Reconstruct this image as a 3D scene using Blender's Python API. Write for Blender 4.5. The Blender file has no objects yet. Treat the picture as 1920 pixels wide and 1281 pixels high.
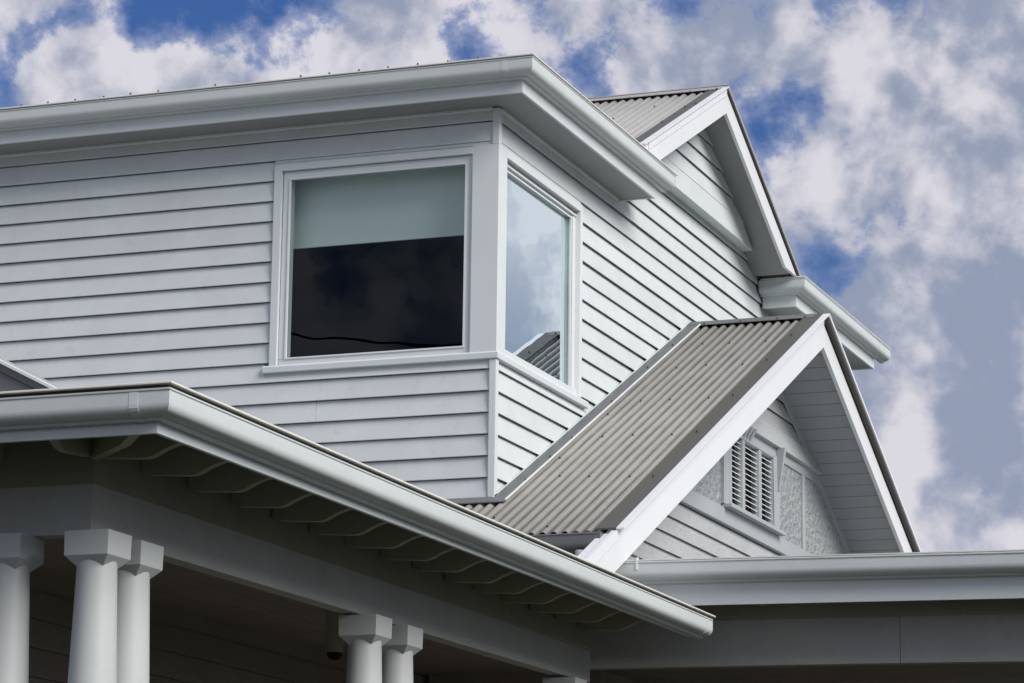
import bpy, bmesh, math, random
from mathutils import Vector, Matrix
random.seed(7)
S = bpy.context.scene
COL = S.collection

# ------------------------------------------------------------------ camera
YAW, PITCH, ROLL = math.radians(20.806), math.radians(12.357), math.radians(0.7384)
cam_d = bpy.data.cameras.new('camera'); cam = bpy.data.objects.new('camera', cam_d); COL.objects.link(cam)
Fw = Vector((-math.sin(YAW)*math.cos(PITCH), math.cos(YAW)*math.cos(PITCH), math.sin(PITCH)))
R0 = Vector((math.cos(YAW), math.sin(YAW), 0)); U0 = R0.cross(Fw)
Rt = R0*math.cos(ROLL)+U0*math.sin(ROLL); Up = U0*math.cos(ROLL)-R0*math.sin(ROLL)
m = Matrix((Rt, Up, -Fw)).transposed().to_4x4(); m.translation = Vector((7.751, -20.062, 1.6))
cam.matrix_world = m
cam_d.sensor_width = 36; cam_d.lens = 5664/1920*36; cam_d.clip_start = .1; cam_d.clip_end = 5000
S.camera = cam

# ------------------------------------------------------------------ sky
SUN_EL, SUN_AZ = math.radians(35), math.radians(-21)      # azimuth of the sun measured from +X towards +Y
W = bpy.data.worlds.new('World'); S.world = W; W.use_nodes = True
nt = W.node_tree; N = nt.nodes; L = nt.links; N.clear()
def nd(t, **k):
    n = N.new(t)
    for a, b in k.items(): setattr(n, a, b)
    return n
def math_(op, a, b=None, c=None, clamp=False):
    n = nd('ShaderNodeMath', operation=op, use_clamp=clamp)
    for i, v in enumerate((a, b, c)):
        if v is None: continue
        if isinstance(v, (int, float)): n.inputs[i].default_value = v
        else: L.new(v, n.inputs[i])
    return n.outputs[0]
def ramp(v, a, b, to0=0., to1=1., smooth=True):
    n = nd('ShaderNodeMapRange', interpolation_type='SMOOTHSTEP' if smooth else 'LINEAR')
    n.inputs[1].default_value = a; n.inputs[2].default_value = b
    n.inputs[3].default_value = to0; n.inputs[4].default_value = to1
    L.new(v, n.inputs[0]); return n.outputs[0]
def mixc(f, a, b):
    n = nd('ShaderNodeMix', data_type='RGBA')
    if isinstance(f, (int, float)): n.inputs[0].default_value = f
    else: L.new(f, n.inputs[0])
    for i, v in ((6, a), (7, b)):
        if isinstance(v, tuple): n.inputs[i].default_value = (*v, 1)
        else: L.new(v, n.inputs[i])
    return n.outputs[2]
tc = nd('ShaderNodeTexCoord'); DIR = tc.outputs['Generated']
def vadd(v, off):
    n = nd('ShaderNodeVectorMath', operation='ADD'); L.new(v, n.inputs[0]); n.inputs[1].default_value = off; return n.outputs[0]
def noise(v, scale, detail=6, rough=.55, dist=0.):
    n = nd('ShaderNodeTexNoise'); L.new(v, n.inputs['Vector'])
    n.inputs['Scale'].default_value = scale; n.inputs['Detail'].default_value = detail
    n.inputs['Roughness'].default_value = rough; n.inputs['Distortion'].default_value = dist
    return n.outputs['Fac']
def pixdir(px, py):          # direction of a cloud seen in the photograph
    return (Fw*5664+Rt*(px-960)-Up*(py-640.5)).normalized()
skyn = nd('ShaderNodeTexSky', sky_type='NISHITA', sun_disc=False, sun_elevation=SUN_EL, sun_rotation=math.pi/2-SUN_AZ,
          air_density=1.6, dust_density=.6, ozone_density=3.)
hs = nd('ShaderNodeHueSaturation'); hs.inputs['Saturation'].default_value = 1.25; hs.inputs['Value'].default_value = SKYV = .62
L.new(skyn.outputs[0], hs.inputs['Color'])
# cloud cover: fractal noise over the whole dome, opened and closed where the photograph shows gaps and banks
def sepz():
    n = nd('ShaderNodeSeparateXYZ'); L.new(DIR, n.inputs[0]); return n.outputs[2]
warp = nd('ShaderNodeTexNoise'); L.new(DIR, warp.inputs['Vector']); warp.inputs['Scale'].default_value = 14; warp.inputs['Detail'].default_value = 3
wv = nd('ShaderNodeVectorMath', operation='SCALE'); wv.inputs[3].default_value = .022
ws = nd('ShaderNodeVectorMath', operation='SUBTRACT'); L.new(warp.outputs['Color'], ws.inputs[0]); ws.inputs[1].default_value = (.5, .5, .5); L.new(ws.outputs[0], wv.inputs[0])
dw = nd('ShaderNodeVectorMath', operation='ADD'); L.new(DIR, dw.inputs[0]); L.new(wv.outputs[0], dw.inputs[1]); DW = dw.outputs[0]
def lift(v, k): return math_('MULTIPLY_ADD', math_('SUBTRACT', v, .5), k, .5)
n_a = lift(noise(vadd(DW, (3.1, 1.7, .4)), 30., 10, .60), 2.7)
n_c = lift(noise(vadd(DIR, (.1, 2.2, 3.)), 85., 8, .62), 2.2)
cov = math_('ADD', math_('MULTIPLY', n_a, .68), math_('MULTIPLY', n_c, .32))
cov = math_('ADD', cov, .16)
def blob(px, py, r, amt, dv=None):
    global cov
    d = nd('ShaderNodeVectorMath', operation='DISTANCE'); L.new(DIR, d.inputs[0]); d.inputs[1].default_value = dv or pixdir(px, py)
    cov = math_('ADD', cov, ramp(d.outputs[1], 0, r/5664, amt, 0))
for b in ((420, -10, 260, -.62), (210, 20, 140, -.3), (95, 70, 100, -.35), (0, 130, 110, -.25),
          (1500, 190, 80, -.34), (1425, 250, 90, -.28), (1590, 480, 130, -.36), (880, 95, 110, -.34), (1090, 130, 120, -.36), (1690, 420, 100, -.36),
          (1250, 30, 110, -.2), (150, 130, 150, .36), (370, 150, 170, .40), (700, 70, 200, .34), (1270, 130, 150, .44), (1760, 200, 330, .34),
          (1800, 640, 330, .36), (1750, 960, 330, .45), (60, 10, 130, .2)):
    blob(*b)
blob(0, 0, 420, .4, (.338, .907, .252))      # unseen bank added for the side window to mirror
veil = ramp(cov, .08, .60)
puff = ramp(cov, .40, .60)
# relief of the clouds: the side towards the sun is brighter
lit = Vector((math.cos(SUN_EL)*math.cos(SUN_AZ), math.cos(SUN_EL)*math.sin(SUN_AZ), math.sin(SUN_EL)))
sh = (lit - Fw*lit.dot(Fw)).normalized()*.009
na = noise(vadd(DW, (3.1, 1.7, .4)), 30., 9, .62)
nb = noise(vadd(DW, (3.1+sh.x, 1.7+sh.y, .4+sh.z)), 30., 9, .62)
rel = math_('SUBTRACT', na, nb)
nc_ = noise(vadd(DW, (3.1, 1.7, .4)), 30., 3, .5); nd_ = noise(vadd(DW, (3.1+2.2*sh.x, 1.7+2.2*sh.y, .4+2.2*sh.z)), 30., 3, .5)
rel = math_('ADD', math_('MULTIPLY', rel, .8), math_('MULTIPLY', math_('SUBTRACT', nc_, nd_), .8))
rel2 = noise(vadd(DW, (.4, 3.3, 1.9)), 13., 8, .6)
shade = math_('ADD', math_('MULTIPLY_ADD', math_('SUBTRACT', n_c, .5), .30, math_('MULTIPLY', rel, 3.4)), ramp(rel2, .36, .66, 0, 1, False))
dm = nd('ShaderNodeVectorMath', operation='DISTANCE'); L.new(DIR, dm.inputs[0]); dm.inputs[1].default_value = (.338, .907, .258)
shade = math_('ADD', ramp(shade, -.1, 1.45, 0, 1), ramp(dm.outputs[1], 0, .06, .6, 0), clamp=True)  # added bright patch in the unseen sky whitens the side window
CL = .455
ccol = mixc(shade, (.37*CL, .43*CL, .585*CL), (.90*CL, .88*CL, .96*CL))
vcol = mixc(.5, (.33*CL, .43*CL, .74*CL), ccol)
tint = nd('ShaderNodeVectorMath', operation='MULTIPLY'); L.new(hs.outputs[0], tint.inputs[0]); tint.inputs[1].default_value = (.62, .78, 1.42)
skyc = nd('ShaderNodeVectorMath', operation='SCALE'); L.new(tint.outputs[0], skyc.inputs[0]); skyc.inputs[3].default_value = .047
c1 = mixc(math_('MULTIPLY', veil, .8), skyc.outputs[0], vcol)
cl10 = mixc(puff, c1, ccol)
bg = nd('ShaderNodeBackground'); L.new(cl10, bg.inputs[0]); bg.inputs[1].default_value = 1.
out = nd('ShaderNodeOutputWorld'); L.new(bg.outputs[0], out.inputs[0])

# ------------------------------------------------------------------ sun (behind thin cloud: wide and soft)
sd = bpy.data.lights.new('sun', 'SUN'); sun = bpy.data.objects.new('sun', sd); COL.objects.link(sun)
sd.energy = 2.45; sd.angle = math.radians(34); sd.color = (1, .96, .9)
sun.rotation_euler = lit.to_track_quat('Z', 'Y').to_euler()
S.view_settings.view_transform = 'Standard'; S.view_settings.look = 'None'
S.view_settings.exposure = .78; S.view_settings.gamma = 1; S.view_settings.use_curve_mapping = False

# ------------------------------------------------------------------ materials
def paint(name, col, rough=.5, bump=.15, scale=60, var=.04, stretch=None, dirt=0., metal=0., objvar=0., spec=.4, bumpd=.002):
    mt = bpy.data.materials.new(name); mt.use_nodes = True
    t = mt.node_tree; n = t.nodes; l = t.links; b = n['Principled BSDF']
    b.inputs['Roughness'].default_value = rough; b.inputs['Metallic'].default_value = metal
    b.inputs['Specular IOR Level'].default_value = spec
    co = n.new('ShaderNodeTexCoord'); mp = n.new('ShaderNodeMapping'); l.new(co.outputs['Object'], mp.inputs[0])
    if stretch: mp.inputs['Scale'].default_value = stretch
    n1 = n.new('ShaderNodeTexNoise'); l.new(mp.outputs[0], n1.inputs['Vector']); n1.inputs['Scale'].default_value = scale; n1.inputs['Detail'].default_value = 5
    n2 = n.new('ShaderNodeTexNoise'); l.new(mp.outputs[0], n2.inputs['Vector']); n2.inputs['Scale'].default_value = 2.3; n2.inputs['Detail'].default_value = 6; n2.inputs['Roughness'].default_value = .65
    mr = n.new('ShaderNodeMapRange'); l.new(n2.outputs['Fac'], mr.inputs[0]); mr.inputs[1].default_value = .3; mr.inputs[2].default_value = .7
    mr.inputs[3].default_value = 1-var*1.5; mr.inputs[4].default_value = 1+var*.5
    mr2 = n.new('ShaderNodeMapRange'); l.new(n1.outputs['Fac'], mr2.inputs[0]); mr2.inputs[1].default_value = .3; mr2.inputs[2].default_value = .7
    mr2.inputs[3].default_value = 1-var*.6; mr2.inputs[4].default_value = 1+var*.3
    mul = n.new('ShaderNodeMath'); mul.operation = 'MULTIPLY'; l.new(mr.outputs[0], mul.inputs[0]); l.new(mr2.outputs[0], mul.inputs[1])
    last = mul.outputs[0]
    if objvar:
        oi = n.new('ShaderNodeObjectInfo'); m3 = n.new('ShaderNodeMapRange'); l.new(oi.outputs['Random'], m3.inputs[0])
        m3.inputs[3].default_value = 1-objvar; m3.inputs[4].default_value = 1+objvar*.4
        m4 = n.new('ShaderNodeMath'); m4.operation = 'MULTIPLY'; l.new(last, m4.inputs[0]); l.new(m3.outputs[0], m4.inputs[1]); last = m4.outputs[0]
    sc = n.new('ShaderNodeVectorMath'); sc.operation = 'SCALE'; sc.inputs[0].default_value = col; l.new(last, sc.inputs[3])
    colo = sc.outputs[0]
    if dirt:
        n3 = n.new('ShaderNodeTexNoise'); l.new(co.outputs['Object'], n3.inputs['Vector']); n3.inputs['Scale'].default_value = 9; n3.inputs['Detail'].default_value = 8; n3.inputs['Roughness'].default_value = .75
        m5 = n.new('ShaderNodeMapRange'); l.new(n3.outputs['Fac'], m5.inputs[0]); m5.inputs[1].default_value = .56; m5.inputs[2].default_value = .75; m5.inputs[3].default_value = 0; m5.inputs[4].default_value = dirt
        mx = n.new('ShaderNodeMix'); mx.data_type = 'RGBA'; l.new(m5.outputs[0], mx.inputs[0]); l.new(colo, mx.inputs[6]); mx.inputs[7].default_value = (.16, .14, .11, 1); colo = mx.outputs[2]
    l.new(colo, b.inputs['Base Color'])
    if bump:
        bp = n.new('ShaderNodeBump'); bp.inputs['Strength'].default_value = bump; bp.inputs['Distance'].default_value = bumpd
        l.new(n1.outputs['Fac'], bp.inputs['Height']); l.new(bp.outputs[0], b.inputs['Normal'])
    return mt
M = {}
M['board'] = paint('painted_weatherboard', (.595, .642, .652), .55, .35, 140, .05, dirt=.20, objvar=.035)
M['trim'] = paint('painted_trim', (.605, .650, .665), .42, .12, 90, .03, dirt=.05)
M['shadedtrim'] = paint('shaded_trim_paint', (0.344, 0.378, 0.391), .5, .15, 60, .05, dirt=.1)  # trim paint darkened to imitate the shade under the lower gable
M['white'] = paint('white_gloss_paint', (.672, .692, .712), .35, .06, 60, .02, dirt=.04)
M['gutter'] = paint('gutter_enamel', (.550, .592, .600), .42, .05, 20, .03, dirt=.08, spec=.18)
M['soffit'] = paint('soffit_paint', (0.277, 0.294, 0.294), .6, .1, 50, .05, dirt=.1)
M['roofl'] = paint('weathered_roof_enamel', (.315, .308, .285), .45, .1, 70, .07, dirt=.25, spec=.4)
M['roof'] = paint('roof_sheet_enamel', (0.353, 0.353, 0.344), .45, .1, 70, .07, dirt=.18, spec=.4)
M['flash'] = paint('flashing_enamel', (.135, .142, .15), .5, .08, 40, .06, dirt=.12)
def groove_shade(mt, phase=.263, pitch=.0817, k=.5):  # darkens the corrugation troughs to imitate their shade, broken up by noise
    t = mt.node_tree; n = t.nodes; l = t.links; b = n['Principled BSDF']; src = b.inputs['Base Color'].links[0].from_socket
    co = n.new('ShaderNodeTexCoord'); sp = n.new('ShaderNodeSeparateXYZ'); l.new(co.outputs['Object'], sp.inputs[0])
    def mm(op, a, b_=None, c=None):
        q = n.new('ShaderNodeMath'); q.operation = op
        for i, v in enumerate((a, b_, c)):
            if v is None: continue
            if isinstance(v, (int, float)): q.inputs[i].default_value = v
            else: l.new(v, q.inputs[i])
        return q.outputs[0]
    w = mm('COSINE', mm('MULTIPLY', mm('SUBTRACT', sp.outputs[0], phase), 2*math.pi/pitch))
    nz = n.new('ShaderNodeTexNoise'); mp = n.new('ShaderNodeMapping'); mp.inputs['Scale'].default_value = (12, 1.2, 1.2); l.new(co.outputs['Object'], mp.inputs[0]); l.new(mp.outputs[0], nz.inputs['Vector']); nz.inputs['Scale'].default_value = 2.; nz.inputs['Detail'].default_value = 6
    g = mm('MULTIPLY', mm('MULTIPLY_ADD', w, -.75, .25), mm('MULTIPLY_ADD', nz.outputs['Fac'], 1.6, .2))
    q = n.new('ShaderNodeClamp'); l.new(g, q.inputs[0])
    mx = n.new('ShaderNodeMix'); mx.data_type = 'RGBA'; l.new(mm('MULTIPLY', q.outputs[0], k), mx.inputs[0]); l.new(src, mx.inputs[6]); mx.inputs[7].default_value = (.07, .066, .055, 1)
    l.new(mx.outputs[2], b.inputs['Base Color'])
groove_shade(M['roofl'], k=.85)
M['verge'] = paint('verge_flashing_enamel', (0.084, 0.081, 0.074), .5, .08, 40, .05, dirt=.08)
M['edge'] = paint('sheet_edge', (0.722, 0.706, 0.655), .4, .05, 40, .06, dirt=.2)
M['column'] = paint('column_paint', (0.454, 0.479, 0.483), .45, .12, 60, .03, dirt=.06)
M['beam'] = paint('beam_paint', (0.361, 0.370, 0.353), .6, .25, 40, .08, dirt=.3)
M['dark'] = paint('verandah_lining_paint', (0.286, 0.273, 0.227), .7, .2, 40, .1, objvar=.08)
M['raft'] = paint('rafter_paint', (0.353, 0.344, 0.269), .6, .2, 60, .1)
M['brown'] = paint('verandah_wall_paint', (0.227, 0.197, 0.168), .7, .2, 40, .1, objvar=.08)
M['screw'] = paint('screw_and_dark_strip', (.05, .045, .04), .5, 0, 40, .05)  # also colours the verge strips that stand in for shade
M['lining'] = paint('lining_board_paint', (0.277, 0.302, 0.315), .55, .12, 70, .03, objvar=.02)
M['black'] = paint('vent_dark', (.006, .006, .008), .9, 0, 40, .05)
M['room'] = paint('room_paint', (.035, .047, .068), .9, 0, 10, .05)
M['blind'] = paint('blind_fabric', (.80, .88, .85), .8, .1, 300, .03)
M['grass'] = paint('grass', (.024, .032, .015), .9, .5, 30, .3)
M['deck'] = paint('deck_paint', (.12, .11, .10), .6, .2, 20, .1)
M['plaster'] = None
def stucco():
    mt = bpy.data.materials.new('roughcast_render'); mt.use_nodes = True
    t = mt.node_tree; n = t.nodes; l = t.links; b = n['Principled BSDF']
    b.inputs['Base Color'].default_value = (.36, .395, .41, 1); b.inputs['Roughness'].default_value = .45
    co = n.new('ShaderNodeTexCoord')
    v = n.new('ShaderNodeTexVoronoi'); v.feature = 'SMOOTH_F1'; v.inputs['Scale'].default_value = 17; l.new(co.outputs['Object'], v.inputs['Vector'])
    n1 = n.new('ShaderNodeTexNoise'); n1.inputs['Scale'].default_value = 34; n1.inputs['Detail'].default_value = 4; n1.inputs['Distortion'].default_value = 1.2; l.new(co.outputs['Object'], n1.inputs['Vector'])
    a = n.new('ShaderNodeMath'); a.operation = 'ADD'; l.new(v.outputs['Distance'], a.inputs[0]); l.new(n1.outputs['Fac'], a.inputs[1])
    bp = n.new('ShaderNodeBump'); bp.inputs['Strength'].default_value = 1.; bp.inputs['Distance'].default_value = .045
    l.new(a.outputs[0], bp.inputs['Height']); l.new(bp.outputs[0], b.inputs['Normal'])
    return mt
M['stucco'] = stucco()
def shadedboard():
    mt = paint('old_shaded_weatherboard', (0.470, 0.496, 0.508), .5, 0, 60, .06, dirt=.12, objvar=.03)  # textured boards, tone lowered to make up for missing gable shade
    t = mt.node_tree; n = t.nodes; l = t.links; b = n['Principled BSDF']
    co = n.new('ShaderNodeTexCoord'); mp = n.new('ShaderNodeMapping'); l.new(co.outputs['Object'], mp.inputs[0]); mp.inputs['Scale'].default_value = (1, 1, 2.2)
    n1 = n.new('ShaderNodeTexNoise'); n1.inputs['Scale'].default_value = 26; n1.inputs['Detail'].default_value = 5; n1.inputs['Distortion'].default_value = 2.5; l.new(mp.outputs[0], n1.inputs['Vector'])
    bp = n.new('ShaderNodeBump'); bp.inputs['Strength'].default_value = .8; bp.inputs['Distance'].default_value = .02
    l.new(n1.outputs['Fac'], bp.inputs['Height']); l.new(bp.outputs[0], b.inputs['Normal'])
    return mt
M['shadedboard'] = shadedboard()
def glass(name='window_glass', refl=.62):
    mt = bpy.data.materials.new(name); mt.use_nodes = True
    t = mt.node_tree; n = t.nodes; l = t.links; n.remove(n['Principled BSDF'])
    o = n['Material Output']; tr = n.new('ShaderNodeBsdfTransparent'); tr.inputs[0].default_value = (.86, .92, .92, 1)
    gl = n.new('ShaderNodeBsdfGlossy'); gl.inputs['Roughness'].default_value = .004; gl.inputs['Color'].default_value = (.86, .97, 1, 1)
    fr = n.new('ShaderNodeFresnel'); fr.inputs['IOR'].default_value = 1.5
    m1 = n.new('ShaderNodeMath'); m1.operation = 'MULTIPLY'; m1.inputs[1].default_value = refl; m1.use_clamp = True; l.new(fr.outputs[0], m1.inputs[0])
    co = n.new('ShaderNodeTexCoord'); nz = n.new('ShaderNodeTexNoise'); nz.inputs['Scale'].default_value = 1.3; l.new(co.outputs['Object'], nz.inputs['Vector'])
    bp = n.new('ShaderNodeBump'); bp.inputs['Strength'].default_value = .3; bp.inputs['Distance'].default_value = .004; l.new(nz.outputs['Fac'], bp.inputs['Height']); l.new(bp.outputs[0], gl.inputs['Normal'])
    mx = n.new('ShaderNodeMixShader'); l.new(m1.outputs[0], mx.inputs[0]); l.new(tr.outputs[0], mx.inputs[1]); l.new(gl.outputs[0], mx.inputs[2]); l.new(mx.outputs[0], o.inputs[0])
    return mt
M['glass'] = glass(); M['coated'] = glass('coated_window_glass', 5.5)

# ------------------------------------------------------------------ mesh helpers
def link(name, me, parent=None, label=None):
    o = bpy.data.objects.new(name, me); COL.objects.link(o)
    if parent is not None: o.parent = parent
    if label: o['label'] = label
    return o
class MB:
    def __init__(s): s.v = []; s.f = []
    def add(s, vs, fs):
        k = len(s.v); s.v += [tuple(v) for v in vs]; s.f += [tuple(i+k for i in f) for f in fs]; return s
    def box(s, x0, x1, y0, y1, z0, z1):
        return s.add([(x0,y0,z0),(x1,y0,z0),(x1,y1,z0),(x0,y1,z0),(x0,y0,z1),(x1,y0,z1),(x1,y1,z1),(x0,y1,z1)],
                     [(3,2,1,0),(4,5,6,7),(0,1,5,4),(1,2,6,5),(2,3,7,6),(3,0,4,7)])
    def prism(s, poly, ax, a0, a1):     # polygon in the two other axes (in x,y,z order), pushed along ax
        def P(p, a): return {'x': (a, p[0], p[1]), 'y': (p[0], a, p[1]), 'z': (p[0], p[1], a)}[ax]
        n = len(poly)
        return s.add([P(p, a0) for p in poly]+[P(p, a1) for p in poly],
                     [tuple(range(n-1, -1, -1)), tuple(range(n, 2*n))]+[(i, (i+1) % n, n+(i+1) % n, n+i) for i in range(n)])
    def hexa(s, a, b):                  # two quads, joined
        return s.add(list(a)+list(b), [(3,2,1,0),(4,5,6,7),(0,1,5,4),(1,2,6,5),(2,3,7,6),(3,0,4,7)])
    def sweep(s, prof, path, caps=True):   # prof: (outward, height) closed; path: (x, y, mx, my, dz)
        n = len(prof); vs = []
        for (x, y, mx, my, dz) in path: vs += [(x+mx*d, y+my*d, z+dz) for d, z in prof]
        fs = [(i*n+j, i*n+(j+1) % n, (i+1)*n+(j+1) % n, (i+1)*n+j) for i in range(len(path)-1) for j in range(n)]
        if caps: fs += [tuple(range(n-1, -1, -1)), tuple(range((len(path)-1)*n, len(path)*n))]
        return s.add(vs, fs)
    def lathe(s, c, prof, seg=24, sq=1.):
        n = len(prof); vs = []
        for i in range(seg):
            a = 2*math.pi*i/seg
            vs += [(c[0]+r*math.cos(a), c[1]+r*math.sin(a), c[2]+z) for r, z in prof]
        fs = [(i*n+j, ((i+1) % seg)*n+j, ((i+1) % seg)*n+j+1, i*n+j+1) for i in range(seg) for j in range(n-1)]
        return s.add(vs, fs)
    def build(s, name, mat, parent=None, smooth=False, label=None, bevel=0., ang=35):
        me = bpy.data.meshes.new(name); me.from_pydata(s.v, [], s.f)
        bm = bmesh.new(); bm.from_mesh(me)
        bmesh.ops.remove_doubles(bm, verts=bm.verts, dist=1e-6)
        if name != 'pane': bmesh.ops.recalc_face_normals(bm, faces=bm.faces)
        if bevel:
            es = [e for e in bm.edges if len(e.link_faces) == 2 and e.calc_face_angle(0) > .6]
            bmesh.ops.bevel(bm, geom=es, offset=bevel, segments=2, profile=.6, affect='EDGES', clamp_overlap=True)
        bm.to_mesh(me); bm.free()
        if smooth:
            for p in me.polygons: p.use_smooth = True
            me.set_sharp_from_angle(angle=math.radians(ang))
        me.materials.append(M[mat])
        return link(name, me, parent, label)

# ------------------------------------------------------------------ ground
g = MB(); g.add([(-3000,-3000,0),(3000,-3000,0),(3000,3000,0),(-3000,3000,0)], [(0,1,2,3)])
go = g.build('ground', 'grass'); go['kind'] = 'structure'; go['label'] = 'dark grass ground around the house'

# ------------------------------------------------------------------ house root
house = bpy.data.objects.new('house', None); COL.objects.link(house)
house['label'] = 'two storey pale grey weatherboard house with metal gable roofs and verandah columns'
house['category'] = 'house'

# ---- walls -------------------------------------------------------
XL = -6.6
def zb(k): return 6.115+.1605*k if k <= 0 else 6.108+.1572*k
def board_profile(z0, z1):   # (outward, z): tapered, proud at the butt, with a small groove at the top
    return [(-.006, z0), (.0, z0), (.001, z0+.004), (-.021, z1-.006), (-.025, z1-.004), (-.054, z1-.004), (-.054, z0+.028), (-.006, z0+.028)]
def fboard(par, x0, x1, z0, z1, j=0., name='weatherboard', mat='board'):   # on the street front, facing -Y
    b = MB(); pr = board_profile(z0, z1); j = random.uniform(-.0015, .0015)
    if x1-x0 > 4 and random.random() < .22:
        xm = x0+(x1-x0)*random.uniform(.42, .85); fboard(par, x0, xm-.0015, z0, z1); x0 = xm+.0015
    b.prism([(-o+j, z) for o, z in pr], 'x', x0, x1)
    return b.build(name, mat, par)
def sboard(par, y0, y1, z0, z1, X=0., name='weatherboard', mat='board', yb=None):   # facing +X
    b = MB(); pr = board_profile(z0, z1); j = random.uniform(-.0015, .0015); n = len(pr)
    yb = yb or (y0, y1)       # y range at the top edge, for raked ends
    vs = []
    for a, c in ((y0, yb[0]), (y1, yb[1])):
        for o, z in pr:
            t = (z-z0)/(z1-z0); vs.append((X+o+j, a+(c-a)*t, z))
    b.add(vs, [tuple(range(n-1, -1, -1)), tuple(range(n, 2*n))]+[(i, (i+1) % n, n+(i+1) % n, n+i) for i in range(n)])
    return b.build(name, mat, par)
fw = MB()
fw.box(XL, -1.80, .054, .13, 4.6, 8.12).box(-1.80, -.10, .054, .13, 4.6, 6.20).box(-1.80, -.10, .054, .13, 7.78, 8.12)
front = fw.build('front_wall', 'board', house)
sw = MB()
sw.box(-.13, -.054, .054, .10, 4.6, 8.12).box(-.13, -.054, .10, 1.90, 4.6, 6.20).box(-.13, -.054, .10, 1.90, 7.78, 8.12).box(-.13, -.054, 1.90, 10.05, 4.6, 8.60)
side = sw.build('side_wall', 'board', house)
for k in range(-7, 13):
    z0, z1 = zb(k), zb(k+1)
    if k == 0: z1 = 6.30
    if k <= 0:
        if k == 0:
            fboard(front, XL, -1.859, z0, zb(1)); fboard(front, -1.859, -.044, z0, 6.20)
            sboard(side, .05, 2.02, z0, 6.20); sboard(side, 2.02, 7.2, z0, zb(1))
        else:
            fboard(front, XL, -.044, z0, z1)
            sboard(side, .05, 7.2, z0, z1)
    elif k <= 9:
        fboard(front, XL, -1.816, z0, z1); sboard(side, 1.855, 9.9, z0, z1)
    elif k == 10:
        fboard(front, XL, -1.816, z0, z1); fboard(front, -1.816, -.044, 7.806, z1)
        sboard(side, 1.855, 9.9, z0, z1); sboard(side, .05, 1.855, 7.806, z1)
    elif k == 11:
        fboard(front, XL, -.044, z0, z1); sboard(side, .05, 9.9, z0, z1)
    else:
        fboard(front, XL, -.044, z0, 8.12); sboard(side, .05, 2.7, z0, 8.14); sboard(side, 2.7, 9.9, z0, z1)
for k in (13, 14): sboard(side, 2.7, 7.4, zb(k), zb(k+1))
sboard(side, 2.7, 7.1, zb(15), 8.62)
# corner trims and nails
for z0, z1 in ((5.10, 6.183), (7.808, 8.085)):
    t = MB(); t.box(-.044, .010, -.010, .05, z0, z1); t.build('corner_trim', 'trim', house, bevel=.004)
# scotia under the soffit
MB().prism([(-.012, 8.078), (-.012, 8.094), (.01, 8.094), (.01, 8.072)], 'x', XL, -.045).build('scotia', 'trim', house)
MB().prism([(.012, 8.078), (.012, 8.094), (-.01, 8.094), (-.01, 8.072)], 'y', .05, 2.75).build('scotia', 'trim', house)

# ---- street window ------------------------------------------------
w = MB()      # outer frame, set back a little from the architrave
w.box(-1.745, -.203, .012, .10, 7.690, 7.742).box(-1.745, -.203, .012, .10, 6.238, 6.285).box(-1.745, -1.69, .012, .10, 6.285, 7.690).box(-.262, -.203, .012, .10, 6.285, 7.690)
win = w.build('window', 'trim', house, bevel=.003, label='square front window with half lowered blind')
MB().box(-1.815, -1.752, -.014, .06, 6.235, 7.80).box(-1.752, -.20, -.014, .06, 7.746, 7.80).build('architrave', 'trim', win, bevel=.004)
b = MB(); b.box(-1.697, -.250, .004, .022, 7.676, 7.690).box(-1.697, -.250, .004, .022, 6.285, 6.297).box(-1.697, -1.684, .004, .022, 6.297, 7.676).box(-.262, -.250, .004, .022, 6.297, 7.676)
b.build('glazing_bead', 'white', win)
MB().add([(-1.69,.032,6.285),(-.25,.032,6.285),(-.25,.032,7.70),(-1.69,.032,7.70)], [(0,1,2,3)]).build('pane', 'glass', win)
bl = MB().box(-1.78, -.17, .215, .218, 7.205, 7.79).build('blind', 'blind', win)
MB().box(-1.78, -.17, .208, .225, 7.19, 7.207).build('blind_rail', 'blind', win)
w = MB()   # sill runs round the corner
w.sweep([(-.02, 6.183), (.018, 6.183), (.024, 6.187), (.026, 6.226), (.018, 6.238), (-.02, 6.244)], [(-1.86, 0, 0, -1, 0), (0, 0, 1, -1, 0), (0, 1.99, 1, 0, 0)])
w.build('sill', 'trim', house, bevel=.0)
# corner post of the two windows
MB().box(-.20, .012, -.012, .165, 6.238, 7.807).build('corner_post', 'trim', house, bevel=.004)
# ---- side window --------------------------------------------------
Z0, Z1 = 6.245, 7.742
w = MB()
w.box(-.06, -.012, .166, 1.82, 6.238, 6.30).box(-.06, -.02, .166, 1.82, 7.700, Z1-.022).box(-.075, -.03, 1.735, 1.80, 6.30, 7.70).box(-.06, -.02, 1.80, 1.83, 6.30, Z1)
win2 = w.build('window', 'trim', house, bevel=.003, label='side window at the corner reflecting the clouds')
MB().box(-.06, .014, .166, 1.795, Z1, 7.806).box(-.06, .014, 1.795, 1.853, 6.245, 7.806).build('architrave', 'white', win2, bevel=.004)
MB().box(-.10, -.02, 1.83, 1.835, 6.25, Z1).box(-.10, -.02, 1.795, 1.80, Z1, Z1+.002).build('reveal', 'trim', win2)
MB().box(-.05, -.035, .166, 1.735, 7.672, 7.684).build('glazing_bead', 'white', win2)
MB().box(-.05, -.036, 1.715, 1.727, 6.30, 7.70).build('glazing_bead', 'white', win2)
MB().add([(-.068,.10,6.26),(-.068,1.76,6.26),(-.068,1.76,7.76),(-.068,.10,7.76)], [(0,1,2,3)]).build('pane', 'coated', win2)
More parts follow.
